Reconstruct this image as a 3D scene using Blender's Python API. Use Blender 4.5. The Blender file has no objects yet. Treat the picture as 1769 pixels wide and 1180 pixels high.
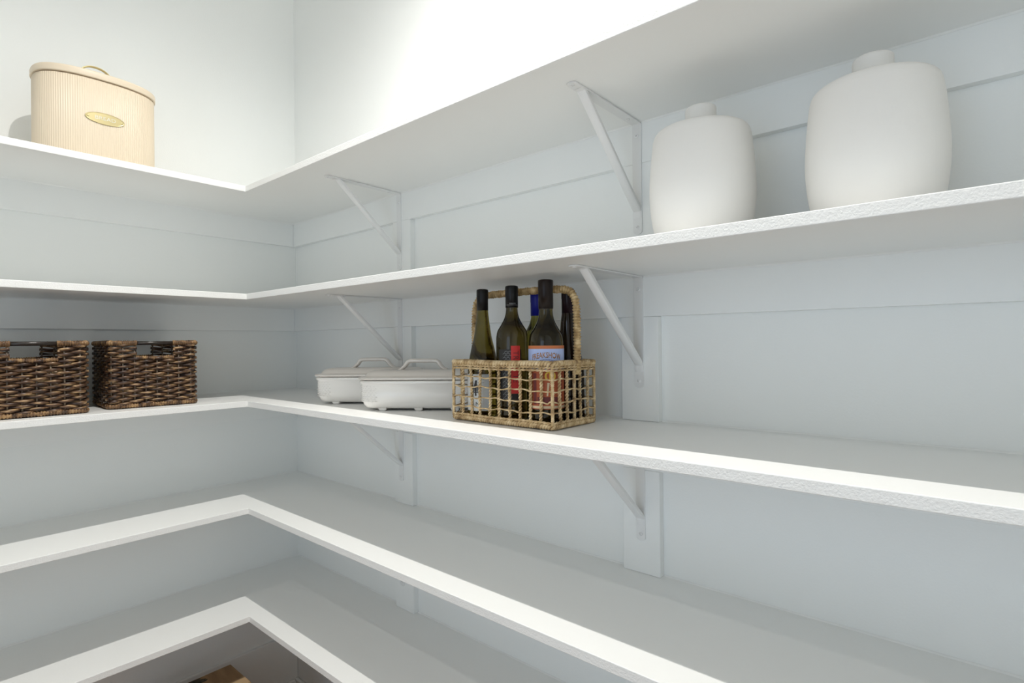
import bpy, bmesh, math, random
from mathutils import Vector, Matrix
random.seed(7)
R = math.radians
scene = bpy.context.scene
COL = scene.collection
PI = math.pi

# ------------------------------------------------------------------ camera
Z0 = 1.235                                   # height of the middle shelf's top above the floor
F_PX = 947.63
YAW, PITCH, ROLL = R(130.606), R(0.0985), R(-0.5752)
fw = Vector((math.cos(PITCH)*math.cos(YAW), math.cos(PITCH)*math.sin(YAW), math.sin(PITCH)))
rt = fw.cross(Vector((0, 0, 1))).normalized(); up = rt.cross(fw)
rt2 = math.cos(ROLL)*rt + math.sin(ROLL)*up
up2 = -math.sin(ROLL)*rt + math.cos(ROLL)*up
cd = bpy.data.cameras.new('camera'); cam = bpy.data.objects.new('camera', cd); COL.objects.link(cam)
cd.sensor_fit = 'HORIZONTAL'; cd.sensor_width = 36.0; cd.lens = F_PX*36.0/1769.0
cd.clip_start = 0.02; cd.clip_end = 60
cam.matrix_world = Matrix(((rt2.x, up2.x, -fw.x, 2.2038), (rt2.y, up2.y, -fw.y, -1.1691),
                           (rt2.z, up2.z, -fw.z, 0.1832+Z0), (0, 0, 0, 1)))
scene.camera = cam

# ------------------------------------------------------------------ world, light, exposure
LAMP_W = 99.0
DAY = 1.6
w = bpy.data.worlds.new('daylight'); scene.world = w; w.use_nodes = True
bg = w.node_tree.nodes['Background']
bg.inputs['Color'].default_value = (0.66, 0.81, 1.0, 1); bg.inputs['Strength'].default_value = DAY
vs = scene.view_settings
vs.view_transform = 'Standard'; vs.look = 'None'; vs.gamma = 1.0; vs.use_curve_mapping = False
scene.cycles.diffuse_bounces = 7; scene.cycles.caustics_refractive = False; scene.cycles.caustics_reflective = False
vs.exposure = 0.44
# daylight falling through the open doorway behind the camera: a portal that guides the sky light
pl = bpy.data.lights.new('doorway_portal_offscreen', 'AREA'); pl.shape = 'RECTANGLE'; pl.size = 0.96; pl.size_y = 2.1
pl.cycles.is_portal = True
po = bpy.data.objects.new('doorway_portal_offscreen', pl); COL.objects.link(po)
po.location = (1.95, -2.66, 1.05); po.rotation_euler = (R(90), 0, 0)

# ------------------------------------------------------------------ materials
def new_mat(name):
    m = bpy.data.materials.new(name); m.use_nodes = True
    nt = m.node_tree; b = nt.nodes['Principled BSDF']
    return m, nt, b
def simple(name, col, rough=0.5, metal=0.0, bump=0.0, bscale=200.0, var=0.0, vscale=8.0, coat=0.0, stretch=None, detail=3.0, bdist=0.001):
    m, nt, b = new_mat(name)
    b.inputs['Base Color'].default_value = (*col, 1); b.inputs['Roughness'].default_value = rough
    b.inputs['Metallic'].default_value = metal
    if coat: b.inputs['Coat Weight'].default_value = coat
    tc = nt.nodes.new('ShaderNodeTexCoord')
    vec = tc.outputs['Object']
    if stretch:
        mp = nt.nodes.new('ShaderNodeMapping'); mp.inputs['Scale'].default_value = stretch
        nt.links.new(vec, mp.inputs['Vector']); vec = mp.outputs['Vector']
    if bump:
        n = nt.nodes.new('ShaderNodeTexNoise'); n.inputs['Scale'].default_value = bscale; n.inputs['Detail'].default_value = detail
        nt.links.new(vec, n.inputs['Vector'])
        bp = nt.nodes.new('ShaderNodeBump'); bp.inputs['Strength'].default_value = bump; bp.inputs['Distance'].default_value = bdist
        nt.links.new(n.outputs['Fac'], bp.inputs['Height']); nt.links.new(bp.outputs['Normal'], b.inputs['Normal'])
    if var:
        n2 = nt.nodes.new('ShaderNodeTexNoise'); n2.inputs['Scale'].default_value = vscale; n2.inputs['Detail'].default_value = 4
        nt.links.new(vec, n2.inputs['Vector'])
        mx = nt.nodes.new('ShaderNodeMix'); mx.data_type = 'RGBA'
        mx.inputs[6].default_value = (*[c*(1-var) for c in col], 1); mx.inputs[7].default_value = (*[min(1, c*(1+var)) for c in col], 1)
        nt.links.new(n2.outputs['Fac'], mx.inputs[0]); nt.links.new(mx.outputs[2], b.inputs['Base Color'])
    return m
def ramp_mat(name, stops, scale, stretch=(1, 1, 1), rough=0.5, bump=0.3, bscale=300, detail=4.0, bdist=0.001):
    m, nt, b = new_mat(name)
    b.inputs['Roughness'].default_value = rough
    tc = nt.nodes.new('ShaderNodeTexCoord'); mp = nt.nodes.new('ShaderNodeMapping'); mp.inputs['Scale'].default_value = stretch
    nt.links.new(tc.outputs['Object'], mp.inputs['Vector'])
    n = nt.nodes.new('ShaderNodeTexNoise'); n.inputs['Scale'].default_value = scale; n.inputs['Detail'].default_value = detail
    nt.links.new(mp.outputs['Vector'], n.inputs['Vector'])
    r = nt.nodes.new('ShaderNodeValToRGB'); el = r.color_ramp.elements
    el[0].position, el[0].color = stops[0][0], (*stops[0][1], 1)
    el[1].position, el[1].color = stops[-1][0], (*stops[-1][1], 1)
    for p, c in stops[1:-1]:
        e = el.new(p); e.color = (*c, 1)
    nt.links.new(n.outputs['Fac'], r.inputs['Fac']); nt.links.new(r.outputs['Color'], b.inputs['Base Color'])
    if bump:
        n2 = nt.nodes.new('ShaderNodeTexNoise'); n2.inputs['Scale'].default_value = bscale
        nt.links.new(mp.outputs['Vector'], n2.inputs['Vector'])
        bp = nt.nodes.new('ShaderNodeBump'); bp.inputs['Strength'].default_value = bump; bp.inputs['Distance'].default_value = bdist
        nt.links.new(n2.outputs['Fac'], bp.inputs['Height']); nt.links.new(bp.outputs['Normal'], b.inputs['Normal'])
    return m

WALL = (0.872, 0.888, 0.875)
M = {}
M['wall'] = simple('wall_paint', WALL, 0.55, bump=0.22, bscale=230, var=0.012, vscale=3)
M['trim'] = simple('trim_paint', (0.872, 0.887, 0.876), 0.42, bump=0.12, bscale=180, var=0.01)
M['shelf'] = simple('shelf_paint', (0.868, 0.874, 0.858), 0.36, bump=0.06, bscale=160, var=0.012, vscale=5)
M['edge'] = simple('shelf_edge_paint', (0.868, 0.874, 0.858), 0.5, bump=0.55, bscale=330, detail=2, bdist=0.0012)
M['ceiling'] = simple('ceiling_paint', (0.89, 0.89, 0.885), 0.8, bump=0.2, bscale=150)
M['metal'] = simple('white_powder_coat', (0.80, 0.805, 0.80), 0.38, bump=0.05, bscale=400)
M['caulk'] = simple('caulk', (0.86, 0.865, 0.85), 0.5, bump=0.1, bscale=120)
M['jar'] = simple('matte_ceramic', (0.83, 0.815, 0.785), 0.75, bump=0.10, bscale=260, var=0.015, vscale=14)
M['dish'] = simple('white_stoneware', (0.81, 0.79, 0.755), 0.22, coat=0.3, bump=0.02, bscale=60, var=0.012)
M['lid'] = simple('taupe_stoneware', (0.76, 0.715, 0.66), 0.28, coat=0.25, bump=0.02, bscale=60, var=0.015)
M['enamel'] = simple('cream_enamel', (0.735, 0.63, 0.485), 0.42, bump=0.02, bscale=120, var=0.01)
M['brass'] = simple('brushed_brass', (0.66, 0.56, 0.30), 0.34, metal=0.85, bump=0.06, bscale=300, stretch=(1, 14, 14))
M['brass_text'] = simple('polished_brass', (0.86, 0.83, 0.72), 0.3, metal=0.5, bump=0.01)
M['weave'] = ramp_mat('banana_leaf_weave', [(0.30, (0.010, 0.005, 0.004)), (0.43, (0.045, 0.020, 0.010)), (0.56, (0.14, 0.072, 0.032)), (0.69, (0.52, 0.34, 0.17))], 9, (3.4, 3.4, 16), 0.36, 0.5, 60)
M['weave_rim'] = ramp_mat('banana_leaf_wrap', [(0.28, (0.03, 0.014, 0.007)), (0.5, (0.18, 0.095, 0.04)), (0.72, (0.46, 0.29, 0.13))], 30, (2, 2, 2), 0.45, 0.4, 200)
M['stake'] = ramp_mat('weave_stake', [(0.3, (0.05, 0.035, 0.025)), (0.7, (0.22, 0.165, 0.11))], 60, (1, 1, 1), 0.5, 0.3, 300)
M['rod'] = simple('dark_rod', (0.022, 0.016, 0.012), 0.28, bump=0.25, bscale=260)
M['rope'] = ramp_mat('seagrass_rope', [(0.28, (0.25, 0.15, 0.065)), (0.48, (0.55, 0.39, 0.20)), (0.68, (0.80, 0.64, 0.40))], 60, (1, 1, 1), 0.62, 0.5, 500)
M['rope_wrap'] = ramp_mat('seagrass_wrap', [(0.28, (0.24, 0.14, 0.05)), (0.48, (0.50, 0.34, 0.15)), (0.68, (0.78, 0.59, 0.32))], 70, (1, 1, 1), 0.6, 0.5, 600)
M['cardboard'] = ramp_mat('cardboard', [(0.3, (0.24, 0.145, 0.07)), (0.7, (0.38, 0.245, 0.125))], 7, (1, 6, 1), 0.8, 0.2, 200)
M['print_dark'] = ramp_mat('dark_print', [(0.35, (0.012, 0.01, 0.006)), (0.62, (0.05, 0.042, 0.022)), (0.78, (0.16, 0.13, 0.07))], 38, (1, 1, 1), 0.7, 0.1, 200)
M['tape'] = simple('packing_tape', (0.45, 0.31, 0.17), 0.25, bump=0.05)
M['floor_gap'] = simple('subfloor', (0.34, 0.24, 0.15), 0.8, bump=0.1)
M['plank'] = ramp_mat('oak_plank', [(0.3, (0.19, 0.098, 0.04)), (0.7, (0.38, 0.22, 0.10))], 6, (2, 22, 2), 0.4, 0.12, 120)
M['lens'] = simple('lamp_lens', (0.9, 0.9, 0.88), 0.4, bump=0.01)
def glass_mat(name, col, rough=0.03):
    m, nt, b = new_mat(name)
    b.inputs['Base Color'].default_value = (*col, 1); b.inputs['Roughness'].default_value = rough
    b.inputs['Transmission Weight'].default_value = 1.0; b.inputs['IOR'].default_value = 1.42
    n = nt.nodes.new('ShaderNodeTexNoise'); n.inputs['Scale'].default_value = 18
    bp = nt.nodes.new('ShaderNodeBump'); bp.inputs['Strength'].default_value = 0.03; bp.inputs['Distance'].default_value = 0.002
    nt.links.new(n.outputs['Fac'], bp.inputs['Height']); nt.links.new(bp.outputs['Normal'], b.inputs['Normal'])
    return m
M['glass_olive'] = glass_mat('olive_bottle_glass', (0.20, 0.155, 0.025))
M['glass_dark'] = glass_mat('dark_bottle_glass', (0.105, 0.075, 0.015))
M['glass_green'] = glass_mat('green_bottle_glass', (0.26, 0.25, 0.05))
M['glass_black'] = glass_mat('black_bottle_glass', (0.035, 0.02, 0.012))
M['cap_black'] = simple('black_capsule', (0.010, 0.010, 0.010), 0.3, bump=0.04, bscale=300)
M['cap_brown'] = simple('dark_brown_capsule', (0.016, 0.010, 0.008), 0.3, bump=0.04, bscale=300)
M['cap_blue'] = simple('blue_capsule', (0.012, 0.014, 0.22), 0.35, bump=0.03, bscale=300)
M['cap_maroon'] = simple('maroon_capsule', (0.020, 0.009, 0.012), 0.3, bump=0.03, bscale=300)
for n in ('cap_black', 'cap_brown', 'cap_maroon', 'cap_blue'): M[n].node_tree.nodes['Principled BSDF'].inputs['Specular IOR Level'].default_value = 0.22
def paper(n, c): return simple('paper_'+n, c, 0.6, bump=0.03, bscale=500, var=0.03, vscale=60)
for n, c in dict(white=(0.62, 0.64, 0.64), blue=(0.42, 0.52, 0.82), orange=(0.55, 0.17, 0.06), red=(0.62, 0.035, 0.03), black=(0.018, 0.017, 0.016), ink=(0.03, 0.028, 0.03),
                 grey=(0.23, 0.235, 0.24), gold=(0.46, 0.20, 0.035), yellow=(0.75, 0.50, 0.07), rust=(0.40, 0.09, 0.03), maroon=(0.13, 0.02, 0.02), cream=(0.62, 0.50, 0.33), navy=(0.03, 0.05, 0.22), brown=(0.07, 0.03, 0.014)).items():
    M[n] = paper(n, c)

# ------------------------------------------------------------------ helpers
def obj(name, verts, faces, mat, parent=None, smooth=False, mats=None, fmat=None):
    me = bpy.data.meshes.new(name); me.from_pydata([tuple(v) for v in verts], [], faces); me.update()
    if mats:
        for m in mats: me.materials.append(M[m])
        if fmat:
            for p, k in zip(me.polygons, fmat): p.material_index = k
    else: me.materials.append(M[mat])
    if smooth: me.polygons.foreach_set('use_smooth', [True]*len(me.polygons))
    o = bpy.data.objects.new(name, me); COL.objects.link(o); o.parent = parent
    return o
def bmobj(name, bm, mat, parent=None, smooth=False, mats=None):
    me = bpy.data.meshes.new(name); bm.to_mesh(me); bm.free()
    for m in (mats or [mat]): me.materials.append(M[m])
    if smooth: me.polygons.foreach_set('use_smooth', [True]*len(me.polygons))
    o = bpy.data.objects.new(name, me); COL.objects.link(o); o.parent = parent
    return o
def box(name, lo, hi, mat, parent=None, bevel=0.0, seg=2):
    bm = bmesh.new(); bmesh.ops.create_cube(bm, size=1)
    for v in bm.verts:
        v.co = Vector([lo[i]+(v.co[i]+0.5)*(hi[i]-lo[i]) for i in range(3)])
    if bevel: bmesh.ops.bevel(bm, geom=list(bm.edges), offset=bevel, segments=seg, affect='EDGES', profile=0.6)
    return bmobj(name, bm, mat, parent)
def thing(name, label, cat, loc=(0, 0, 0), rz=0.0, group=None):
    o = bpy.data.objects.new(name, None); COL.objects.link(o); o.location = loc; o.rotation_euler = (0, 0, rz)
    o.empty_display_size = 0.05
    return tag(o, label, cat, group)
def tag(o, label, cat, group=None):
    o['label'] = label; o['category'] = cat
    if group: o['group'] = group
    return o
def struct(o):
    o['kind'] = 'structure'; return o
def lathe_data(prof, n=48, cx=0.0, cy=0.0):
    V = []; Fc = []
    for r, z in prof:
        for k in range(n):
            a = 2*PI*k/n; V.append((cx+r*math.cos(a), cy+r*math.sin(a), z))
    for i in range(len(prof)-1):
        for k in range(n):
            k2 = (k+1) % n; Fc.append((i*n+k, i*n+k2, (i+1)*n+k2, (i+1)*n+k))
    Fc.append(tuple(range(n-1, -1, -1))); L = (len(prof)-1)*n; Fc.append(tuple(range(L, L+n)))
    return V, Fc
def lathe(name, prof, mat, parent=None, n=48, cx=0.0, cy=0.0):
    V, Fc = lathe_data(prof, n, cx, cy); return obj(name, V, Fc, mat, parent, True)
def spline(pts, per=6):
    """Catmull-Rom through 2-D/3-D points"""
    P = [Vector(p) for p in pts]; out = []
    for i in range(len(P)-1):
        p0 = P[i-1] if i else P[0]*2-P[1]; p1, p2 = P[i], P[i+1]; p3 = P[i+2] if i+2 < len(P) else P[-1]*2-P[-2]
        for k in range(per):
            t = k/per
            out.append(0.5*((2*p1)+(p2-p0)*t+(2*p0-5*p1+4*p2-p3)*t*t+(3*p1-p0-3*p2+p3)*t**3))
    out.append(P[-1]); return out
def tube_data(path, rad, sides=6, closed=False, flat=None, V=None, Fc=None):
    """path: Vectors; rad: number or function(i) -> (ra, rb) ; flat frame uses world z as second axis when possible"""
    V = [] if V is None else V; Fc = [] if Fc is None else Fc
    n = len(path); base = len(V)
    prev = None
    for i in range(n):
        if closed: t = (path[(i+1) % n]-path[i-1])
        else: t = path[min(i+1, n-1)]-path[max(i-1, 0)]
        t = t.normalized() if t.length > 1e-9 else Vector((1, 0, 0))
        ref = Vector((0, 0, 1)) if abs(t.z) < 0.9 else (prev if prev is not None else Vector((0, 1, 0)))
        a = t.cross(ref)
        if a.length < 1e-6: a = t.cross(Vector((1, 0, 0)))
        a.normalize(); b = a.cross(t).normalized()
        prev = b if abs(t.z) < 0.9 else ref
        r = rad(i) if callable(rad) else rad
        ra, rb = r if isinstance(r, tuple) else (r, r)
        for k in range(sides):
            q = 2*PI*k/sides; V.append(path[i]+a*(ra*math.cos(q))+b*(rb*math.sin(q)))
    m = n if closed else n-1
    for i in range(m):
        i2 = (i+1) % n
        for k in range(sides):
            k2 = (k+1) % sides
            Fc.append((base+i*sides+k, base+i*sides+k2, base+i2*sides+k2, base+i2*sides+k))
    if not closed:
        Fc.append(tuple(base+k for k in range(sides-1, -1, -1))); L = base+(n-1)*sides; Fc.append(tuple(L+k for k in range(sides)))
    return V, Fc
def rrect(a, b, r, n=8):
    """rounded rectangle outline, counter-clockwise, half sizes a, b"""
    out = []
    for sx, sy, q0 in ((1, -1, -PI/2), (1, 1, 0), (-1, 1, PI/2), (-1, -1, PI)):
        for k in range(n+1):
            q = q0+PI/2*k/n; out.append((sx*(a-r)+r*math.cos(q), sy*(b-r)+r*math.sin(q)))
    return out
def resample(pts, step, closed=True):
    P = [Vector((*p, 0)) if len(p) == 2 else Vector(p) for p in pts]
    if closed: P = P+[P[0]]
    L = [0]
    for i in range(len(P)-1): L.append(L[-1]+(P[i+1]-P[i]).length)
    n = max(4, int(round(L[-1]/step))); out = []; j = 0
    for k in range(n if closed else n+1):
        s = L[-1]*k/n
        while j < len(L)-2 and L[j+1] < s: j += 1
        d = L[j+1]-L[j]; t = (s-L[j])/d if d else 0
        out.append(P[j].lerp(P[j+1], t))
    return out, L[-1]
def loft(name, rings, mat, parent=None, smooth=True, cap0=True, cap1=True):
    n = len(rings[0]); V = [v for r in rings for v in r]; Fc = []
    for i in range(len(rings)-1):
        for k in range(n):
            k2 = (k+1) % n; Fc.append((i*n+k, i*n+k2, (i+1)*n+k2, (i+1)*n+k))
    if cap0: Fc.append(tuple(range(n-1, -1, -1)))
    if cap1: L = (len(rings)-1)*n; Fc.append(tuple(range(L, L+n)))
    return obj(name, V, Fc, mat, parent, smooth)
def sharpen(o, ang=35):
    o.data.set_sharp_from_angle(angle=R(ang)); return o

# ------------------------------------------------------------------ the room
XR, YB, ZC = 2.86, -2.60, 3.09            # far wall, wall behind the camera, ceiling
T = 0.019; D_R, D_L = 0.3712, 0.3767      # board thickness, shelf depths
SH = [Z0+v for v in (0.7043, 0.3512, 0.0, -0.3506, -0.7040)]   # shelf tops
CL = 0.093                                 # cleat height
struct(box('floor', (-0.1, YB-0.1, -0.12), (XR+0.1, 0.1, -0.018), 'floor_gap'))
fl = bpy.data.objects['floor']
pw = 0.127; k = 0; me_cache = {}
y = -0.0
while y > YB:
    x = -random.uniform(0, 0.9); 
    while x < XR:
        ln = random.choice((0.9, 1.2, 1.5))
        x0, x1 = max(x, 0.0), min(x+ln-0.0015, XR); y1 = max(y-pw+0.0012, YB)
        if x1-x0 > 0.03: box('plank', (x0, y1, -0.0175), (x1, y, 0.0), 'plank', fl, 0.001, 1)
        x += ln
    y -= pw
struct(box('ceiling', (-0.1, YB-0.1, ZC), (XR+0.1, 0.1, ZC+0.1), 'ceiling'))
struct(box('wall_left', (-0.1, YB-0.1, -0.12), (0, 0.1, ZC), 'wall'))
struct(box('wall_right', (0, 0, -0.12), (XR+0.1, 0.1, ZC), 'wall'))
struct(box('wall_far', (XR, YB-0.1, -0.12), (XR+0.1, 0, ZC), 'wall'))
# wall behind the camera with the open doorway
DX0, DX1, DH = 1.47, 2.43, 2.10
bm = bmesh.new()
for lo, hi in (((0, YB-0.1, -0.12), (DX0, YB, ZC)), ((DX1, YB-0.1, -0.12), (XR, YB, ZC)), ((DX0, YB-0.1, DH), (DX1, YB, ZC))):
    g = bmesh.ops.create_cube(bm, size=1)
    for v in g['verts']: v.co = Vector([lo[i]+(v.co[i]+0.5)*(hi[i]-lo[i]) for i in range(3)])
struct(bmobj('wall_back', bm, 'wall'))
bm = bmesh.new()
for lo, hi in (((DX0-0.08, YB, 0), (DX0, YB+0.016, DH+0.08)), ((DX1, YB, 0), (DX1+0.08, YB+0.016, DH+0.08)), ((DX0, YB, DH), (DX1, YB+0.016, DH+0.08))):
    g = bmesh.ops.create_cube(bm, size=1)
    for v in g['verts']: v.co = Vector([lo[i]+(v.co[i]+0.5)*(hi[i]-lo[i]) for i in range(3)])
struct(bmobj('door_1', bm, 'trim'))
# baseboards with a shoe moulding
def baseboard(name, lo, hi, slo, shi):
    o = struct(box(name, lo, hi, 'trim', None, 0.003, 2)); box('shoe_moulding', slo, shi, 'trim', o, 0.006, 3)
BH = 0.215
baseboard('baseboard_left', (0, -2.3, 0.0005), (0.014, -0.0145, BH), (0.0142, -2.3, 0.0005), (0.030, -0.031, 0.028))
baseboard('baseboard_right', (0, -0.014, 0.0005), (XR, 0, BH), (0.0145, -0.030, 0.0005), (XR, -0.0142, 0.028))

# cleats under every shelf and posts between them
tn = 0
def trim(lo, hi):
    global tn
    tn += 1; return struct(box('trim_%d' % tn, lo, hi, 'trim', None, 0.0012, 2))
POSTS = [(0.690, 0.783), (1.558, 1.650)]
for i, z in enumerate(SH):
    zb = z-T
    trim((0.0, -2.3, zb-CL), (0.019, -0.0195, zb-0.0004))
    trim((0.0, -0.019, zb-CL), (XR, 0.0, zb-0.0004))
    zl = SH[i+1] if i < 4 else BH
    for a, b in POSTS: trim((a, -0.019, zl+0.0004), (b, 0, zb-CL-0.0003))

# thin painted caulk beads where the shelf undersides meet the cleats (seen under the upper two shelves)
# ------------------------------------------------------------------ the five L-shaped shelves
shelf_lab = ['top white L-shaped shelf carrying the cream bread bin', 'white L-shaped shelf carrying the two white ceramic jars', 'white L-shaped shelf carrying the dark baskets, casserole dishes and wine basket',
             'empty white L-shaped shelf just below the shelf with the wine basket', 'lowest empty white L-shaped shelf above the floor']
for i, z in enumerate(SH):
    YE = -2.3
    out = [(0.0005, -0.0005), (0.0005, YE), (D_L, YE), (D_L, -D_R), (XR-0.0005, -D_R), (XR-0.0005, -0.0005)]
    bm = bmesh.new()
    vb = [bm.verts.new((x, yy, z-T)) for x, yy in out]; vt = [bm.verts.new((x, yy, z)) for x, yy in out]
    bm.faces.new(vb); bm.faces.new(vt[::-1])
    for k in range(6): bm.faces.new((vb[k], vt[k], vt[(k+1) % 6], vb[(k+1) % 6])).material_index = 1
    bmesh.ops.recalc_face_normals(bm, faces=list(bm.faces))
    ed = [e for e in bm.edges if all(abs(v.co.z-z) < 1e-5 for v in e.verts) or all(abs(v.co.z-z+T) < 1e-5 for v in e.verts)]
    bmesh.ops.bevel(bm, geom=ed, offset=0.0013, segments=2, affect='EDGES', profile=0.5, material=1)
    s = bmobj('wall_shelf', bm, 'shelf', None, False, ['shelf', 'edge'])
    tag(s, shelf_lab[i], 'shelf', 'L-shaped pantry shelves')
    c = 0.0030
    for zz, dz, o in ((z-T, -c, 0.0195), (z, c, 0.0006)):      # painted caulk beads under the shelf at the cleat and on top at the wall
        obj('caulk_bead', [(o, -o, zz), (XR-0.001, -o, zz), (XR-0.001, -o-c, zz), (o, -o-c, zz), (o, -o, zz+dz), (XR-0.001, -o, zz+dz)], [(0, 1, 2, 3), (0, 4, 5, 1), (3, 2, 5, 4), (0, 3, 4), (1, 5, 2)], 'caulk', s)
        obj('caulk_bead', [(o, -o, zz), (o, -2.299, zz), (o+c, -2.299, zz), (o+c, -o, zz), (o, -o, zz+dz), (o, -2.299, zz+dz)], [(0, 3, 2, 1), (0, 1, 5, 4), (3, 4, 5, 2), (0, 4, 3), (1, 2, 5)], 'caulk', s)

# ------------------------------------------------------------------ ceiling downlights (the pantry's own lamps)
def downlight(x, y, watt, label, lamp):
    t = thing('ceiling_light', label, 'ceiling light', (x, y, ZC), 0, 'ceiling downlights')
    lathe('trim_ring', [(0.052, -0.0005), (0.085, -0.0005), (0.085, -0.004), (0.072, -0.010), (0.052, -0.010)], 'metal', t)
    lathe('lens', [(0.0, -0.0005), (0.050, -0.0005), (0.050, -0.006), (0.0, -0.007)], 'lens', t)
    L = bpy.data.lights.new(lamp, 'SPOT'); L.energy = watt; L.color = (1.0, 0.97, 0.92); L.shadow_soft_size = 0.014
    L.spot_size = R(152); L.spot_blend = 1.0
    lo = bpy.data.objects.new(lamp, L); COL.objects.link(lo); lo.parent = t; lo.location = (0, 0, -0.016)
downlight(1.43, -0.735, LAMP_W, 'round white ceiling downlight above the L-shaped shelves', 'shelf_ceiling_lamp_offscreen')
downlight(1.43, -1.87, LAMP_W*0.19, 'round white ceiling downlight near the doorway', 'doorway_ceiling_lamp_offscreen')

# ------------------------------------------------------------------ shelf brackets
def bracket(label, loc):
    t = thing('shelf_bracket', label, 'bracket', loc, 0, 'white metal shelf brackets')
    hw = 0.0112
    def strap(name, along, ln):          # flat arm with a rounded end; along 'z' down the post or 'y' out below the shelf
        pts = [(-hw, 0), (-hw, ln-0.008)]+[(-hw*math.cos(q), ln-0.008+0.008*math.sin(q)) for q in [PI*k/10 for k in range(1, 10)]]+[(hw, ln-0.008), (hw, 0)]
        V = []; n = len(pts)
        for d in (0.0, 0.0028):
            for x, s in pts: V.append((x, -d, -s) if along == 'z' else (x, -s, -d))
        Fc = [tuple(range(n)), tuple(range(2*n-1, n-1, -1))]+[(k, n+k, n+(k+1) % n, (k+1) % n) for k in range(n)]
        bm = bmesh.new(); vv = [bm.verts.new(v) for v in V]
        for f in Fc: bm.faces.new([vv[q] for q in f])
        bmesh.ops.recalc_face_normals(bm, faces=list(bm.faces))
        return bmobj(name, bm, 'metal', t)
    va = strap('wall_arm', 'z', 0.256); ha = strap('shelf_arm', 'y', 0.272)
    # diagonal brace: a shallow channel
    y0, z0, y1, z1 = -0.232, -0.0032, -0.0034, -0.203
    d = Vector((0, y1-y0, z1-z0)).normalized(); nrm = Vector((0, -d.z, d.y)); nrm = nrm if nrm.y < 0 else -nrm
    prof = [(-0.0098, -0.006), (-0.0098, 0.0005), (-0.0078, 0.0028), (-0.004, 0.0040), (0.004, 0.0040), (0.0078, 0.0028), (0.0098, 0.0005), (0.0098, -0.006), (0.0082, -0.006), (0.0078, 0.0), (-0.0078, 0.0), (-0.0082, -0.006)]
    rings = []
    L = (Vector((0, y1, z1))-Vector((0, y0, z0))).length
    for s, sq in ((-0.012, 0.15), (0.0, 0.55), (0.012, 1), (L-0.012, 1), (L, 0.5), (L+0.016, 0.12)):
        c = Vector((0, y0, z0))+d*s
        if s < 0: c.z = z0; c.y = y0-0.012
        if s > L: c.y = y1; c.z = z1-0.016
        rings.append([c+Vector((x, 0, 0))+nrm*(h*sq) for x, h in prof])
    b = loft('brace', rings, 'metal', t)
    bm = bmesh.new(); bm.from_mesh(b.data); bmesh.ops.recalc_face_normals(bm, faces=list(bm.faces)); bm.to_mesh(b.data); bm.free(); sharpen(b, 40)
    # screws: two on the wall arm, two on the shelf arm
    for s in (0.030, 0.240):
        h = obj('screw', *screw_wall(s), 'metal', va, True); sharpen(h, 50)
        obj('recess', [(-0.0010, -0.0034, -s-0.0011), (0.0010, -0.0034, -s-0.0011), (0.0010, -0.0034, -s+0.0012), (-0.0010, -0.0034, -s+0.0012),
                       (-0.0010, -0.0029, -s-0.0011), (0.0010, -0.0029, -s-0.0011), (0.0010, -0.0029, -s+0.0012), (-0.0010, -0.0029, -s+0.0012)],
            [(0, 1, 2, 3), (7, 6, 5, 4), (0, 4, 5, 1), (1, 5, 6, 2), (2, 6, 7, 3), (3, 7, 4, 0)], 'metal', va)
    for s in (0.042, 0.262):
        V, Fc = lathe_data([(0.0042, -0.0026), (0.0042, -0.0036), (0.003, -0.0046), (0.0018, -0.0048), (0.0015, -0.0030)], 14, 0, -s); obj('screw', V, [f[::-1] for f in Fc], 'metal', ha, True)
        V, Fc = lathe_data([(0.0010, -0.0029), (0.0010, -0.0034)], 6, 0, -s); obj('recess', V, [f[::-1] for f in Fc], 'metal', ha)
    return t
def screw_wall(s):
    V, Fc = lathe_data([(0.0046, 0.0026), (0.0046, 0.0034), (0.0034, 0.0045), (0.0018, 0.0048), (0.0015, 0.0030)], 14)
    return [(x, -z, y-s) for x, y, z in V], Fc
names = ['the shelf with the cream bread bin', 'the shelf with the white jars', 'the shelf with the wine basket', 'the empty shelf below the wine basket', 'the lowest shelf']
for i, z in enumerate(SH):
    for px, side in ((0.727, 'nearer the wall corner'), (1.604, 'farther from the corner')):
        bracket('white metal bracket under %s, %s' % (names[i], side), (px, -0.0191, z-T-0.0006))

# ------------------------------------------------------------------ ceramic jars
JP = spline([(0.068, 0.0), (0.0755, 0.006), (0.0835, 0.030), (0.0885, 0.062), (0.0905, 0.095), (0.0893, 0.130), (0.0865, 0.165), (0.0841, 0.186), (0.0826, 0.1945), (0.0798, 0.2010), (0.0738, 0.2055), (0.062, 0.2076), (0.042, 0.2090), (0.024, 0.2094)], 5)
JS = 1.036
jr = lambda prof: [(r*JS, max(0.0, (z+0.168)*JS-0.168) if z > 0.004 else z) for r, z in prof]
def jar(label, loc):
    t = thing('ceramic_jar', label, 'jar', loc, 0, 'white ceramic jars')
    lathe('body', jr([(0.002, 0.0)]+[(p.x, p.y) for p in JP]+[(0.002, 0.2095)]), 'jar', t, 72)
    lathe('stopper', jr([(0.001, 0.2096), (0.0262, 0.2096), (0.0266, 0.212), (0.0266, 0.2440), (0.0257, 0.2470), (0.0235, 0.2485), (0.001, 0.2488)]), 'jar', t, 48)
    return t
jar('matte white stoppered jar beside the metal bracket', (1.8103, -0.165, SH[1]+0.0003))
jar('matte white stoppered jar standing away from the bracket, beyond its twin', (2.0797, -0.165, SH[1]+0.0003))

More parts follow.
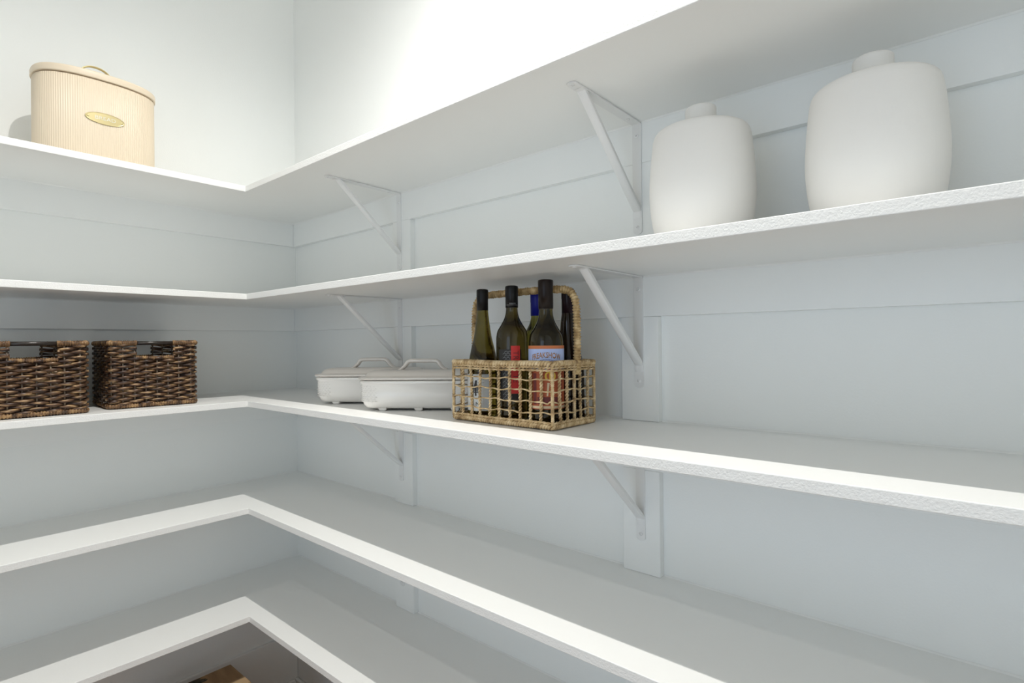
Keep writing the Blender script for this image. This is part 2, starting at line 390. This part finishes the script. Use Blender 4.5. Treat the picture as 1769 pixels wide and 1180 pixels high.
# ------------------------------------------------------------------ bread bin
def text_data(body, size, align='CENTER'):
    cu = bpy.data.curves.new('t', 'FONT'); cu.body = body; cu.size = size; cu.align_x = align; cu.align_y = 'CENTER'; cu.resolution_u = 3
    o = bpy.data.objects.new('t', cu); COL.objects.link(o)
    dg = bpy.context.evaluated_depsgraph_get(); me = o.evaluated_get(dg).to_mesh()
    V = [(v.co.x, v.co.y) for v in me.vertices]; Fc = [tuple(p.vertices) for p in me.polygons]
    o.evaluated_get(dg).to_mesh_clear(); bpy.data.objects.remove(o); bpy.data.curves.remove(cu)
    return V, Fc
def bread_bin():
    t = thing('bread_bin', 'ribbed cream enamel bread bin with brass name plate on the top shelf', 'bread bin', (0.188, -0.7275, SH[0]+0.0003), R(90))
    a, b, e = 0.1455, 0.098, 2.5
    def outline(da, rib=0.0, n=760, nr=150):
        out = []
        base = []
        for k in range(2000):
            q = 2*PI*k/2000; c, s = math.cos(q), math.sin(q)
            base.append(((a+da)*math.copysign(abs(c)**(2/e), c), (b+da)*math.copysign(abs(s)**(2/e), s)))
        pts, L = resample(base, 1e9 if False else (3.0/n)*0.27, True)
        m = len(pts)
        for k, p in enumerate(pts):
            tng = pts[(k+1) % m]-pts[k-1]; nr_ = Vector((tng.y, -tng.x, 0)).normalized()
            h = rib*(abs(math.cos(PI*k*nr/m))) if rib else 0
            out.append(p+nr_*h)
        return out
    base = outline(0.0, 0.0013); m = len(base)
    def ring(o, z, f=1.0): return [Vector((p.x*f, p.y*f, z)) for p in o]
    loft('body', [ring(base, 0.0, 0.985), ring(base, 0.003), ring(base, 0.2405), ring(base, 0.242, 0.985)], 'enamel', t)
    p0 = outline(-0.007)
    loft('seam', [ring(p0, 0.2421), ring(p0, 0.2450)], 'enamel', t)
    l0 = outline(0.0040)
    lid = loft('lid', [ring(l0, 0.2451, 0.985), ring(l0, 0.2452), ring(l0, 0.247, 1.004), ring(l0, 0.2595, 1.004), ring(l0, 0.2625, 0.998), ring(l0, 0.2645, 0.985), ring(l0, 0.268, 0.9), ring(l0, 0.274, 0.6), ring(l0, 0.2765, 0.2)], 'enamel', t)
    # brass bow handle
    path = spline([(-0.046, 0, 0.276), (-0.042, 0, 0.289), (-0.030, 0, 0.306), (-0.012, 0, 0.3155), (0.012, 0, 0.3155), (0.030, 0, 0.306), (0.042, 0, 0.289), (0.046, 0, 0.276)], 5)
    V, Fc = tube_data(path, lambda i: (0.0065, 0.0022), 10); obj('handle', V, Fc, 'brass', t, True)
    # oval plate following the bin's front
    fx = lambda x: -(b*(1-(abs(x)/a)**e)**(1/e))-0.0016
    zc, ha, hb = 0.134, 0.0475, 0.0165
    V = []; Fc = []; n = 48
    for d, f in ((0.0, 1.0), (0.0012, 1.0), (0.0018, 0.95), (0.0014, 0.90)):
        for k in range(n):
            q = 2*PI*k/n; x = ha*f*math.cos(q); V.append((x, fx(x)-d, zc+hb*f*math.sin(q)))
    for rr in range(3):
        for k in range(n): Fc.append((rr*n+k, rr*n+(k+1) % n, (rr+1)*n+(k+1) % n, (rr+1)*n+k))
    # inner face in strips so that it follows the curve
    st = 3*n
    for k in range(n//2-1):
        i0 = st+k; i1 = st+k+1; j0 = st+(n-k) % n; j1 = st+(n-k-1) % n
        Fc.append((i0, i1, j1, j0) if k else (i0, i1, j1))
    Fc.append((st+n//2-1, st+n//2, st+n//2+1))
    pl = obj('name_plate', V, Fc, 'brass', t, False)
    tv, tf = text_data('BREAD', 0.0150)
    V = [(x*1.12, fx(x*1.12)-0.0019, zc+yy) for x, yy in tv]+[(x*1.12, fx(x*1.12)-0.0010, zc+yy) for x, yy in tv]
    nV = len(tv); obj('lettering', V, [f for f in tf]+[tuple(q+nV for q in f[::-1]) for f in tf], 'brass_text', pl)
    for s in (-1, 1):
        x = s*0.0405; V2, F2 = lathe_data([(0.0026, 0.0012), (0.0026, 0.0022), (0.0016, 0.0030), (0.0002, 0.0032)], 12)
        obj('rivet', [(x+vx, fx(x)-vz, zc+vy) for vx, vy, vz in V2], F2, 'brass', pl, True)
bread_bin()

# ------------------------------------------------------------------ casserole dishes
def casserole(label, loc, rz):
    t = thing('casserole_dish', label, 'casserole dish', loc, rz, 'lidded casserole dishes')
    a, b = 0.172, 0.0765
    def rr(da, z, r=0.050): return [Vector((x, yy, z)) for x, yy in rrect(a+da, b+da, max(0.012, r+da), 10)]
    bd = loft('body', [rr(-0.040, 0.0048), rr(-0.030, 0.0052), rr(-0.019, 0.0090), rr(-0.012, 0.0165), rr(-0.0085, 0.028), rr(-0.0065, 0.045), rr(-0.0055, 0.072), rr(-0.002, 0.0745), rr(-0.0005, 0.0765), rr(-0.0005, 0.0805), rr(-0.002, 0.0822), rr(-0.012, 0.0822)], 'dish', t)
    # basket-weave relief moulded on both ends
    for sx in (-1, 1):
        V = []; Fc = []
        for iz in range(8):
            z = 0.026+iz*0.0058
            for iy in range(21):
                s = -0.102+iy*0.010+(0.005 if iz % 2 else 0)
                # point along the end outline: walk from the end centre round the corner
                o = rrect(a-0.0068, b-0.0068, 0.044, 10)
                x, yy = end_point(a-0.0072, b-0.0072, 0.0428, s)
                nx, ny = end_point(a-0.0072, b-0.0072, 0.0428, s+0.001); tx, ty = nx-x, ny-yy; L = math.hypot(tx, ty); tx, ty = tx/L, ty/L
                base = len(V)
                for k in range(6):
                    q = 2*PI*k/6; V.append(((x+tx*0.0042*math.cos(q))*sx, yy+ty*0.0042*math.cos(q), z+0.0022*math.sin(q)))
                nrm = (ty, -tx)
                V.append(((x+nrm[0]*0.0034)*sx, yy+nrm[1]*0.0034, z))
                for k in range(6): Fc.append((base+k, base+(k+1) % 6, base+6))
        o = obj('woven_relief', V, Fc, 'dish', bd, True); o['kind'] = 'stuff'
    for sy in (-1, 1):
        for fx in (-0.100, 0.0, 0.100):
            V = []
            for z, hw, y0, y1 in ((0.0, 0.0085, b-0.036, b-0.020), (0.0085, 0.0125, b-0.042, b-0.0165)):
                for x, yy in ((-hw, y0), (hw, y0), (hw, y1), (-hw, y1)): V.append((fx+x, sy*yy, z))
            Fc = [(0, 1, 2, 3), (7, 6, 5, 4), (0, 4, 5, 1), (1, 5, 6, 2), (2, 6, 7, 3), (3, 7, 4, 0)]
            bm = bmesh.new(); vv = [bm.verts.new(v) for v in V]
            for f in Fc: bm.faces.new([vv[q] for q in f])
            bmesh.ops.recalc_face_normals(bm, faces=list(bm.faces)); bmesh.ops.bevel(bm, geom=list(bm.edges), offset=0.0018, segments=2, affect='EDGES')
            bmobj('foot', bm, 'dish', t)
    ld = loft('lid', [rr(-0.014, 0.0823), rr(-0.014, 0.0850), rr(0.0005, 0.0853), rr(0.0028, 0.0865), rr(0.0030, 0.0892), rr(0.0010, 0.0912), rr(-0.013, 0.0922), rr(-0.0165, 0.0945), rr(-0.0205, 0.1000), rr(-0.027, 0.1048), rr(-0.036, 0.1078), rr(-0.052, 0.1094), rr(-0.068, 0.1098)], 'lid', t)
    path = spline([(-0.070, 0, 0.1075), (-0.061, 0, 0.1115), (-0.051, 0, 0.120), (-0.044, 0, 0.1295), (-0.034, 0, 0.1338), (0.0, 0, 0.1342), (0.034, 0, 0.1338), (0.044, 0, 0.1295), (0.051, 0, 0.120), (0.061, 0, 0.1115), (0.070, 0, 0.1075)], 4)
    npth = len(path)
    def rad(i):
        e = min(i, npth-1-i)/(npth*0.22); e = min(1, e)
        return (0.015-0.0045*e, 0.0034+0.0026*e)
    V, Fc = tube_data(path, rad, 12); obj('handle', V, Fc, 'lid', ld, True)
def end_point(a, b, r, s):
    """point on a rounded-rectangle outline at arc length s from the middle of its +x end"""
    st = b-r; sg = 1 if s >= 0 else -1; s = abs(s)
    if s <= st: return a, sg*s
    q = (s-st)/r
    if q <= PI/2: return a-r+r*math.cos(q), sg*(b-r+r*math.sin(q))
    return a-r-(s-st-r*PI/2), sg*b
casserole('lidded casserole dish with taupe lid touching the seagrass wine basket', (1.008, -0.160, SH[2]+0.0003), R(36))
casserole('lidded casserole dish with taupe lid nearer the wall corner, behind its twin', (0.7545, -0.1455, SH[2]+0.0003), R(36))

# ------------------------------------------------------------------ dark woven storage baskets
BW, BD, BHt = 0.238, 0.262, 0.200
OW, OZ0, OZ1 = 0.046, 0.150, 0.186
def coil_path(path, closed, r, pitch, sides=8, V=None, Fc=None, step=0.0012, tilt=0.0):
    """core wrapped with a strand: tube whose radius swells at each turn"""
    P, L = resample(path, step, closed)
    nt = max(1, round(L/pitch)); n = len(P)
    return tube_data(P, lambda i: (lambda s: (s, s))(r*(0.64+0.36*abs(math.sin(PI*nt*i/n)))*(1+0.06*math.sin(i*0.37))), sides, closed, V=V, Fc=Fc)
def dark_basket_parts(t):
    random.seed(3)
    ds = 0.0288; rows = 23; z0, z1 = 0.013, 0.185
    out, L = resample(rrect(BW/2-0.006, BD/2-0.006, 0.016, 6), 0.0048, True)
    n = len(out); nst = int(round(L/ds)); nst += nst % 2
    nrm = []
    for k in range(n):
        tg = out[(k+1) % n]-out[k-1]; nrm.append(Vector((tg.y, -tg.x, 0)).normalized())
    V = []; Fc = []
    for r in range(rows):
        z = z0+(z1-z0)*r/(rows-1); cut = (z > OZ0-0.002); OB = 0.042
        for st in (0,):
            ph = PI*(r % 2)+random.uniform(-0.22, 0.22)
            hs = [random.uniform(0.86, 1.14) for _ in range(nst+1)]
            def pt(k):
                u = nst*k/n*PI+ph; c = math.cos(u)
                zz = z+0.0008*math.sin(u)+0.0009*math.sin(k*0.21+r*1.7)
                return out[k]+nrm[k]*(0.0046*c)+Vector((0, 0, zz)), c
            def rd(k):
                c = pt(k)[1]; j = int(nst*k/n)
                return (0.0024, (0.0037+0.0014*c)*hs[j])
            segs = []
            if not cut: segs = [(list(range(n)), True)]
            else:
                run = []
                order = list(range(n)); s0 = next(k for k in order if abs(out[k].x) < OW and out[k].y < 0)
                order = order[s0:]+order[:s0]
                for k in order:
                    if abs(out[k].x) < (OW if out[k].y < 0 else OB) and abs(out[k].y) > BD/2-0.03:
                        if len(run) > 2: segs.append((run, False))
                        run = []
                    else: run.append(k)
                if len(run) > 2: segs.append((run, False))
            for ks, cl in segs:
                tube_data([pt(k)[0] for k in ks], (lambda i, ks=ks: rd(ks[i])), 6, cl, V=V, Fc=Fc)
    o = obj('woven_strands', V, Fc, 'weave', t, True); o['kind'] = 'stuff'
    # upright stakes
    for j in range(nst):
        k = int(n*j/nst); p = out[k]; top = OZ0 if (abs(p.x) < OW and abs(p.y) > BD/2-0.03) else 0.19
        V, Fc = tube_data([Vector((p.x, p.y, 0.004)), Vector((p.x, p.y, top*0.5)), Vector((p.x, p.y, top))], 0.0022, 6); obj('stake', V, Fc, 'stake', t, True)
    # wrapped rims
    V, Fc = coil_path([(p.x, p.y, 0.0075) for p in out], True, 0.0072, 0.0066); obj('base_rim', V, Fc, 'weave_rim', t, True)
    rim = rrect(BW/2-0.006, BD/2-0.006, 0.016, 6); zr = 0.192
    pr, _ = resample(rim, 0.002, True)
    for sgn in (-1, 1):
        run = [Vector((p.x, p.y, zr)) for p in pr if p.x*sgn > OW-0.001]
        run.sort(key=lambda p: math.atan2(p.y, p.x*sgn)); V, Fc = coil_path(run, False, 0.0082, 0.0052, 10); obj('rim_wrap', V, Fc, 'weave_rim', t, True)
    for sy in (-1, 1):
        yy = sy*(BD/2-0.006)
        V, Fc = tube_data([Vector((-OW-0.012, yy, zr)), Vector((0, yy, zr)), Vector((OW+0.012, yy, zr))], 0.0056, 12); obj('handle_rod', V, Fc, 'rod', t, True)
        V, Fc = coil_path([(-OW-0.004, yy, OZ0-0.001), (0, yy, OZ0-0.003), (OW+0.004, yy, OZ0-0.001)], False, 0.0062, 0.0056); obj('opening_rim', V, Fc, 'weave_rim', t, True)
    rings = [[Vector((x, y, z)) for x, y in rrect(BW/2-0.0135, BD/2-0.0135, 0.010, 4)] for z in (0.008, 0.146)]
    rin = [[Vector((x, y, z)) for x, y in rrect(BW/2-0.0150, BD/2-0.0150, 0.009, 4)] for z in (0.146, 0.008)]
    loft('added_lining', rings+rin, 'weave', t, True, False, False)  # inner sleeve added to stop light showing through gaps in the weave
    box('bottom', (-BW/2+0.008, -BD/2+0.008, 0.003), (BW/2-0.008, BD/2-0.008, 0.008), 'weave', t)
lab = ['dark brown woven basket set slightly askew, nearer the wall corner', 'dark brown woven basket standing square, farther from the wall corner']
def fc(front, rz): return (front[0]-math.sin(rz)*BD/2, front[1]+math.cos(rz)*BD/2, SH[2]+0.0006)
b1 = thing('woven_basket', lab[0], 'basket', fc((0.3050, -0.612), R(86.2)), R(86.2), 'dark woven storage baskets')
dark_basket_parts(b1)
b2 = thing('woven_basket', lab[1], 'basket', fc((0.3270, -0.895), R(88.6)), R(88.6), 'dark woven storage baskets')
for ch in list(b1.children):
    c = ch.copy(); COL.objects.link(c); c.parent = b2

# ------------------------------------------------------------------ seagrass wine basket
WX0, WX1, WY0, WY1, WH = 1.2355, 1.5385, -0.2665, -0.0985, 0.142
WC = ((WX0+WX1)/2, (WY0+WY1)/2); HA, HB = (WX1-WX0)/2-0.005, (WY1-WY0)/2-0.005
def twist_data(p0, p1, r, pitch, amp, wob=0.0, strands=2, sides=5, seed=0):
    rnd = random.Random(seed); V = []; Fc = []
    p0, p1 = Vector(p0), Vector(p1); d = (p1-p0); L = d.length; d.normalize()
    a = d.orthogonal().normalized(); b = d.cross(a); n = max(8, int(L/pitch*9)); ph0 = rnd.uniform(0, 6)
    w1, w2 = rnd.uniform(-1, 1)*wob, rnd.uniform(-1, 1)*wob
    for s in range(strands):
        path = []
        for i in range(n+1):
            u = i/n; q = ph0+2*PI*(L/pitch)*u+2*PI*s/strands; e = math.sin(PI*u); e2 = math.sin(2*PI*u)
            path.append(p0+d*(L*u)+a*(amp*math.cos(q)+w1*e)+b*(amp*math.sin(q)+w2*e2))
        tube_data(path, r, sides, V=V, Fc=Fc)
    return V, Fc
def wine_basket():
    t = thing('wine_basket', 'natural seagrass open-weave bottle basket with arched handle holding wine bottles', 'basket', (WC[0], WC[1], SH[2]+0.0004))
    k = 0
    def up(x, y, thick):
        nonlocal k
        k += 1; rnd = random.Random(100+k); j = lambda: rnd.uniform(-0.0022, 0.0022)
        if thick: V, Fc = coil_path([(x, y, 0.010), (x, y, WH-0.008)], False, 0.0042, 0.0042, 8); return obj('corner_rope', V, Fc, 'rope', t, True)
        V, Fc = twist_data((x+j(), y+j()*0.3, 0.010), (x+j(), y+j()*0.3, WH-0.010), 0.0020, 0.0150, 0.0021, 0.0022, seed=k); return obj('upright_rope', V, Fc, 'rope', t, True)
    for sx in (-1, 1):
        for sy in (-1, 1): up(sx*HA, sy*HB, True)
    nf, ns = 9, 5
    for sy in (-1, 1):
        for i in range(1, nf+1): up(-HA+2*HA*i/(nf+1), sy*HB, False)
    for sx in (-1, 1):
        for i in range(1, ns+1):
            if i == 3: up(sx*HA, 0, True)
            else: up(sx*HA, -HB+2*HB*i/(ns+1), False)
    ring = lambda z, g=0.0: [(x, y, z) for x, y in rrect(HA+g, HB+g, 0.007, 4)]
    for i, z in enumerate((0.034, 0.057, 0.081, 0.104)):
        P, L = resample(ring(z, 0.0022), 0.006, True)
        P = [p+Vector((0, 0, 0.0016*math.sin(q*0.35+i*2)+0.0010*math.sin(q*0.9+i))) for q, p in enumerate(P)]
        V, Fc = tube_data(P, lambda q: 0.00175+0.0004*math.sin(q*1.3), 6, True); obj('cross_cord', V, Fc, 'rope', t, True)
    def tw_ring(name, z, r, pitch, amp, g, strands=2):
        P, L = resample(ring(z, g), 0.0016, True); n = len(P); V = []; Fc = []; tn_ = max(1, round(L/pitch))
        for s in range(strands):
            path = []
            for q in range(n):
                tg = (P[(q+1) % n]-P[q-1]).normalized(); nr = Vector((tg.y, -tg.x, 0)); a = 2*PI*tn_*q/n+2*PI*s/strands
                path.append(P[q]+nr*(amp*math.cos(a))+Vector((0, 0, amp*math.sin(a)+0.0006*math.sin(q*0.05))))
            tube_data(path, r, 6, True, V=V, Fc=Fc)
        return obj(name, V, Fc, 'rope', t, True)
    tw_ring('top_rim', WH-0.0045, 0.0034, 0.016, 0.0036, 0.0008)
    tw_ring('rim_cord', WH-0.0125, 0.0018, 0.022, 0.0014, 0.0022)
    tw_ring('rim_cord', WH-0.0185, 0.0016, 0.025, 0.0012, 0.0022)
    tw_ring('bottom_rim', 0.0070, 0.0032, 0.014, 0.0034, 0.0)
    tw_ring('bottom_cord', 0.0150, 0.0018, 0.022, 0.0014, 0.0020)
    # floor of crossed cords
    for i in range(1, 8):
        x = -HA+2*HA*i/8; V, Fc = tube_data([Vector((x, -HB, 0.0045)), Vector((x, 0, 0.0045)), Vector((x, HB, 0.0045))], 0.0024, 6); obj('base_cord', V, Fc, 'rope', t, True)
    # arched handle wrapped with cord
    hz = 0.300; hy = 0.0
    path = spline([(-HA, hy, 0.112), (-HA-0.001, hy, 0.20), (-HA+0.001, hy, 0.262), (-HA+0.010, hy, 0.286), (-HA+0.030, hy, 0.2975), (-0.05, hy, hz), (0.05, hy, hz+0.001), (HA-0.030, hy, 0.2985), (HA-0.010, hy, 0.287), (HA-0.001, hy, 0.262), (HA+0.001, hy, 0.20), (HA, hy, 0.112)], 10)
    for p in path: p.y = 0.004+0.008*p.x/HA
    V = []; Fc = []
    coil_path([tuple(p) for p in path], False, 0.0092, 0.0066, 10, V, Fc)
    o = obj('handle', V, Fc, 'rope_wrap', t, True)
    rnd = random.Random(5); V = []; Fc = []
    for i in range(46):                      # loose straw ends on the handle and rims
        if i < 26:
            p = path[rnd.randrange(12, len(path)-12)]; q = p+Vector((rnd.uniform(-0.006, 0.006), rnd.uniform(-0.008, 0.008), rnd.uniform(-0.004, 0.010)))
        else:
            P = ring(WH-0.006); c = Vector(P[rnd.randrange(len(P))]); c.x += rnd.uniform(-0.1, 0.0)*(1 if c.x > 0 else -1); p = c; q = p+Vector((rnd.uniform(-0.008, 0.008), -0.005, rnd.uniform(-0.012, 0.010)))
        tube_data([p, (p+q)/2+Vector((0, 0, 0.001)), q], 0.0004, 3, V=V, Fc=Fc)
    o = obj('loose_straw', V, Fc, 'rope', t); o['kind'] = 'stuff'
wine_basket()

# ------------------------------------------------------------------ wine bottles
def wrap(r, u, v, d=0.0):
    q = u/r; return ((r+d)*math.sin(q), -(r+d)*math.cos(q), v)
def patch(name, r, u0, u1, v0, v1, mat, parent, d):
    n = max(2, int((u1-u0)/0.004)); V = []; Fc = []
    for j, v in enumerate((v0, v1)):
        for i in range(n+1): V.append(wrap(r, u0+(u1-u0)*i/n, v, d))
    for j, v in enumerate((v0, v1)):
        for i in range(n+1): V.append(wrap(r, u0+(u1-u0)*i/n, v, d-0.00025))
    for i in range(n):
        Fc.append((i, i+1, n+1+i+1, n+1+i)); o = 2*(n+1); Fc.append((o+n+1+i, o+n+1+i+1, o+i+1, o+i))
    return obj(name, V, Fc, mat, parent, True)
def decal(name, r, V2, F2, mat, parent, d):
    return obj(name, [wrap(r, u, v, d) for u, v in V2], F2, mat, parent)
def line2(pts, wd):
    V = []; Fc = []
    for i, (x, y) in enumerate(pts):
        a = pts[max(i-1, 0)]; b = pts[min(i+1, len(pts)-1)]; tx, ty = b[0]-a[0], b[1]-a[1]; L = math.hypot(tx, ty) or 1
        V += [(x-ty/L*wd/2, y+tx/L*wd/2), (x+ty/L*wd/2, y-tx/L*wd/2)]
        if i: k = 2*i; Fc.append((k-2, k-1, k+1, k))
    return V, Fc
def join2(parts):
    V = []; Fc = []
    for v, f in parts:
        b = len(V); V += v; Fc += [tuple(q+b for q in ff) for ff in f]
    return V, Fc
def disc2(x, y, rx, ry, n=14): return [(x+rx*math.cos(2*PI*k/n), y+ry*math.sin(2*PI*k/n)) for k in range(n)], [tuple(range(n))]
BORD = lambda h, rb, rn, s0, s1: [(0.001, 0.0005), (rb-0.006, 0.0), (rb-0.0015, 0.002), (rb, 0.007), (rb, h-s1-0.03), (rb, h-s1)]+[(p.x, p.y) for p in spline([(rb, h-s1), (rb-0.003, h-s1+0.016), (rb-0.0115, h-s1+0.031), (rn+0.0045, h-s0-0.008), (rn+0.001, h-s0+0.004), (rn, h-s0+0.014)], 5)][1:]+[(rn-0.0006, h-0.02), (rn, h-0.012), (rn, h-0.001), (0.001, h-0.0005)]
FLUTE = lambda h, rb, rn: [(0.001, 0.0005), (rb-0.006, 0.0), (rb-0.0015, 0.002), (rb, 0.007), (rb, 0.100)]+[(p.x, p.y) for p in spline([(rb, 0.100), (rb-0.0018, 0.125), (rb-0.0085, h-0.142), (rb-0.0160, h-0.110), (rn+0.0035, h-0.075), (rn+0.0008, h-0.052), (rn-0.0002, h-0.036)], 5)][1:]+[(rn-0.0004, h-0.02), (rn, h-0.012), (rn, h-0.001), (0.001, h-0.0005)]
def bottle(label, x, y, rz, h, prof, glass, cap, rn, capl, group='wine bottles in the seagrass basket'):
    t = thing('wine_bottle', label, 'bottle', (x, y, SH[2]+0.0078), rz, group)
    g = lathe('glass_body', prof, glass, t, 56)
    lathe('capsule', [(rn-0.0004, h-capl), (rn+0.0011, h-capl), (rn+0.0011, h-0.024), (rn+0.0016, h-0.022), (rn+0.0016, h-0.003), (rn+0.0009, h-0.0002), (rn-0.003, h+0.0009), (0.0008, h+0.0010)], cap, t, 40)
    return t
YF, YK = -0.2195, -0.1455
toward = lambda x, y, off=0: math.atan2(-1.1691-y, 2.2038-x)+PI/2+R(off)
# front row -------------------------------------------------------------
xa = 1.298; hA = 0.302
A = bottle('slender olive green wine bottle with white label and black capsule', xa, YF, toward(xa, YF, -28), hA, FLUTE(hA, 0.0368, 0.0125), 'glass_olive', 'cap_black', 0.0125, 0.050)
ra = 0.0368
la = patch('label', ra, -0.037, 0.037, 0.017, 0.102, 'white', A, 0.0006)
parts = [line2([(-0.012, 0.052), (-0.013, 0.075), (-0.010, 0.088)], 0.004)]
for k in range(9):
    v = 0.060+k*0.0033; L = 0.010*(1-k/10); parts.append(line2([(-0.012-L, v-0.002), (-0.012, v+0.001), (-0.012+L, v-0.002)], 0.0022))
V2, F2 = join2(parts); decal('drawing', ra, [(u+0.012, v) for u, v in V2], F2, 'ink', la, 0.0011)
V2, F2 = text_data('Z', 0.016); decal('lettering', ra, [(-v+0.006, u+0.033) for u, v in V2], F2, 'ink', la, 0.0011)
decal('print_line', ra, *join2([line2([(0.004+0.008*q, 0.090) for q in range(3)], 0.0008), line2([(0.004+0.008*q, 0.083) for q in range(3)], 0.0008)]), 'grey', la, 0.0011)
xb = 1.390; hB = 0.3035
B = bottle('dark wine bottle with vertical red strip on a black label', xb, YF, toward(xb, YF, -2), hB, BORD(hB, 0.0362, 0.0133, 0.066, 0.118), 'glass_dark', 'cap_black', 0.0133, 0.049)
rb = 0.0362
lb = patch('label', rb, -0.033, 0.022, 0.045, 0.160, 'black', B, 0.0006)
parts = []
for k in range(24):
    v = 0.052+k*0.0045
    if v > 0.157: break
    for c in range(2):
        u = -0.0165+c*0.0085+(0.00425 if k % 2 else 0); parts.append(line2([(u-0.004, v-0.0018), (u-0.002, v), (u, v+0.0008), (u+0.002, v), (u+0.004, v-0.0018)], 0.0009))
decal('scale_pattern', rb, *join2(parts), 'grey', lb, 0.0010)
st = patch('red_strip', rb, -0.0015, 0.0185, 0.062, 0.168, 'red', B, 0.0012)
V2, F2 = text_data('TR', 0.017, 'LEFT'); V3, F3 = text_data('TE', 0.017, 'LEFT')
V2, F2 = join2([([(-0.0+v, -u) for u, v in V2], F2), ([(v, -u-0.052) for u, v in V3], F3)])
decal('lettering', rb, [(u+0.0085, v+0.157) for u, v in V2], F2, 'maroon', st, 0.0016)
capB = [c for c in B.children if c.name.startswith('capsule')][0]
decal('print_band', 0.0144, *join2([line2([(-0.016+0.002*q, hB-0.0435) for q in range(17)], 0.0007)]+[line2([(-0.005+0.0022*q, hB-0.0400), (-0.0036+0.0022*q, hB-0.0400)], 0.0022) for q in range(7)]), 'grey', capB, 0.0003)
xc = 1.487; hC = 0.3095
C = bottle('large wine bottle with pale blue and orange circus style label', xc, YF, toward(xc, YF, 0), hC, BORD(hC, 0.0376, 0.0150, 0.082, 0.134), 'glass_dark', 'cap_brown', 0.0150, 0.062)
rc = 0.0376
lc = patch('label', rc, -0.056, 0.056, 0.034, 0.168, 'rust', C, 0.0006)
patch('label_band', rc, -0.056, 0.056, 0.1615, 0.168, 'orange', lc, 0.0010)
patch('label_sky', rc, -0.056, 0.056, 0.118, 0.1612, 'blue', lc, 0.0010)
V2, F2 = text_data('FREAKSHOW', 0.0150)
mw = max(abs(u) for u, v in V2); f = 0.0325/mw
arch = lambda u, v: (u*f, 0.1475+v*(1.15-0.0*abs(u))-5.2*(u*f)**2)
decal('lettering', rc, [arch(u, v) for u, v in V2], F2, 'brown', lc, 0.0014)
decal('lettering', rc, [(arch(u*0.985, v*0.86+0.0004)) for u, v in V2], F2, 'gold', lc, 0.0017)
parts = []
for k in range(13):
    u = -0.019+k*0.0031; parts.append(line2([(u, 0.1385-9*u*u), (u+0.0019, 0.1385-9*(u+0.0019)**2)], 0.0013))
decal('small_print', rc, *join2(parts), 'navy', lc, 0.0014)
tent = [([(-0.011, 0.118), (0.011, 0.118), (0.0, 0.1325)], [(0, 1, 2)])]
decal('tent', rc, *join2(tent), 'cream', lc, 0.0014)
decal('tent_stripe', rc, *join2([([(-0.007, 0.1182), (-0.004, 0.1182), (0.0, 0.131)], [(0, 1, 2)]), ([(0.004, 0.1182), (0.007, 0.1182), (0.0, 0.131)], [(0, 1, 2)])]), 'red', lc, 0.0017)
decal('bunting', rc, *join2([disc2(s*0.013+e, 0.1315, 0.0008, 0.0017) for s in (-1, 1) for e in (0, 0.004)]), 'navy', lc, 0.0014)
decal('tree_print', rc, *join2([disc2(-0.0245, 0.1215, 0.0045, 0.0035), disc2(0.0245, 0.1215, 0.0055, 0.003), disc2(0.0250, 0.128, 0.0026, 0.0050)]), 'brown', lc, 0.0014)
decal('sun_print', rc, *disc2(0.008, 0.104, 0.012, 0.011), 'yellow', lc, 0.0012)
for u0 in (-0.030, 0.028): patch('panel_print', rc, u0, u0+0.008, 0.044, 0.110, 'maroon', lc, 0.0012)
decal('curtain_print', rc, *join2([([(0.0, 0.062), (0.003, 0.062), (0.0065, 0.090), (0.0015, 0.090)], [(0, 1, 2, 3)])]), 'cream', lc, 0.0015)
patch('label_foot', rc, -0.056, 0.056, 0.036, 0.041, 'cream', lc, 0.0010)
patch('maroon_print', rc, -0.020, 0.024, 0.045, 0.060, 'maroon', lc, 0.0010)
# back row --------------------------------------------------------------
xd = 1.404; hD = 0.2925
Dd = bottle('green wine bottle with bright blue capsule behind the circus label bottle', xd, YK, 0, hD, BORD(hD, 0.0358, 0.0133, 0.066, 0.118), 'glass_green', 'cap_blue', 0.0133, 0.055)
xe = 1.4935; hE = 0.295
Ee = bottle('sloping dark wine bottle with maroon capsule behind the basket handle', xe, YK, 0, hE, FLUTE(hE, 0.0358, 0.0130), 'glass_black', 'cap_maroon', 0.0130, 0.055)

# ------------------------------------------------------------------ cardboard box on the floor under the lowest shelf
def carton():
    x0, y0, z = 0.165, -0.346, 0.285; wx, wy = 0.27, 0.34
    t = thing('cardboard_box', 'brown cardboard box with dark printed patch on the floor under the lowest shelf', 'box', (x0+wx/2, y0-wy/2, 0.0005))
    box('body', (-wx/2, -wy/2, 0), (wx/2, wy/2, z-0.006), 'cardboard', t, 0.003, 2)
    box('flap', (-wx/2, -wy/2, z-0.0058), (-0.0008, wy/2, z-0.001), 'cardboard', t, 0.001, 1)
    box('flap', (0.0008, -wy/2, z-0.0058), (wx/2, wy/2, z-0.001), 'cardboard', t, 0.001, 1)
    box('tape', (-0.024, -wy/2, z-0.0009), (0.024, wy/2, z-0.0003), 'tape', t)
    V = []; rnd = random.Random(4); n = 40
    for k in range(n):
        q = 2*PI*k/n; f = 1+rnd.uniform(-0.16, 0.16); V.append((-0.112+0.021*f*math.cos(q), 0.02+0.062*f*math.sin(q), z-0.0007))
    obj('printed_patch', V, [tuple(range(n))], 'print_dark', t)
carton()
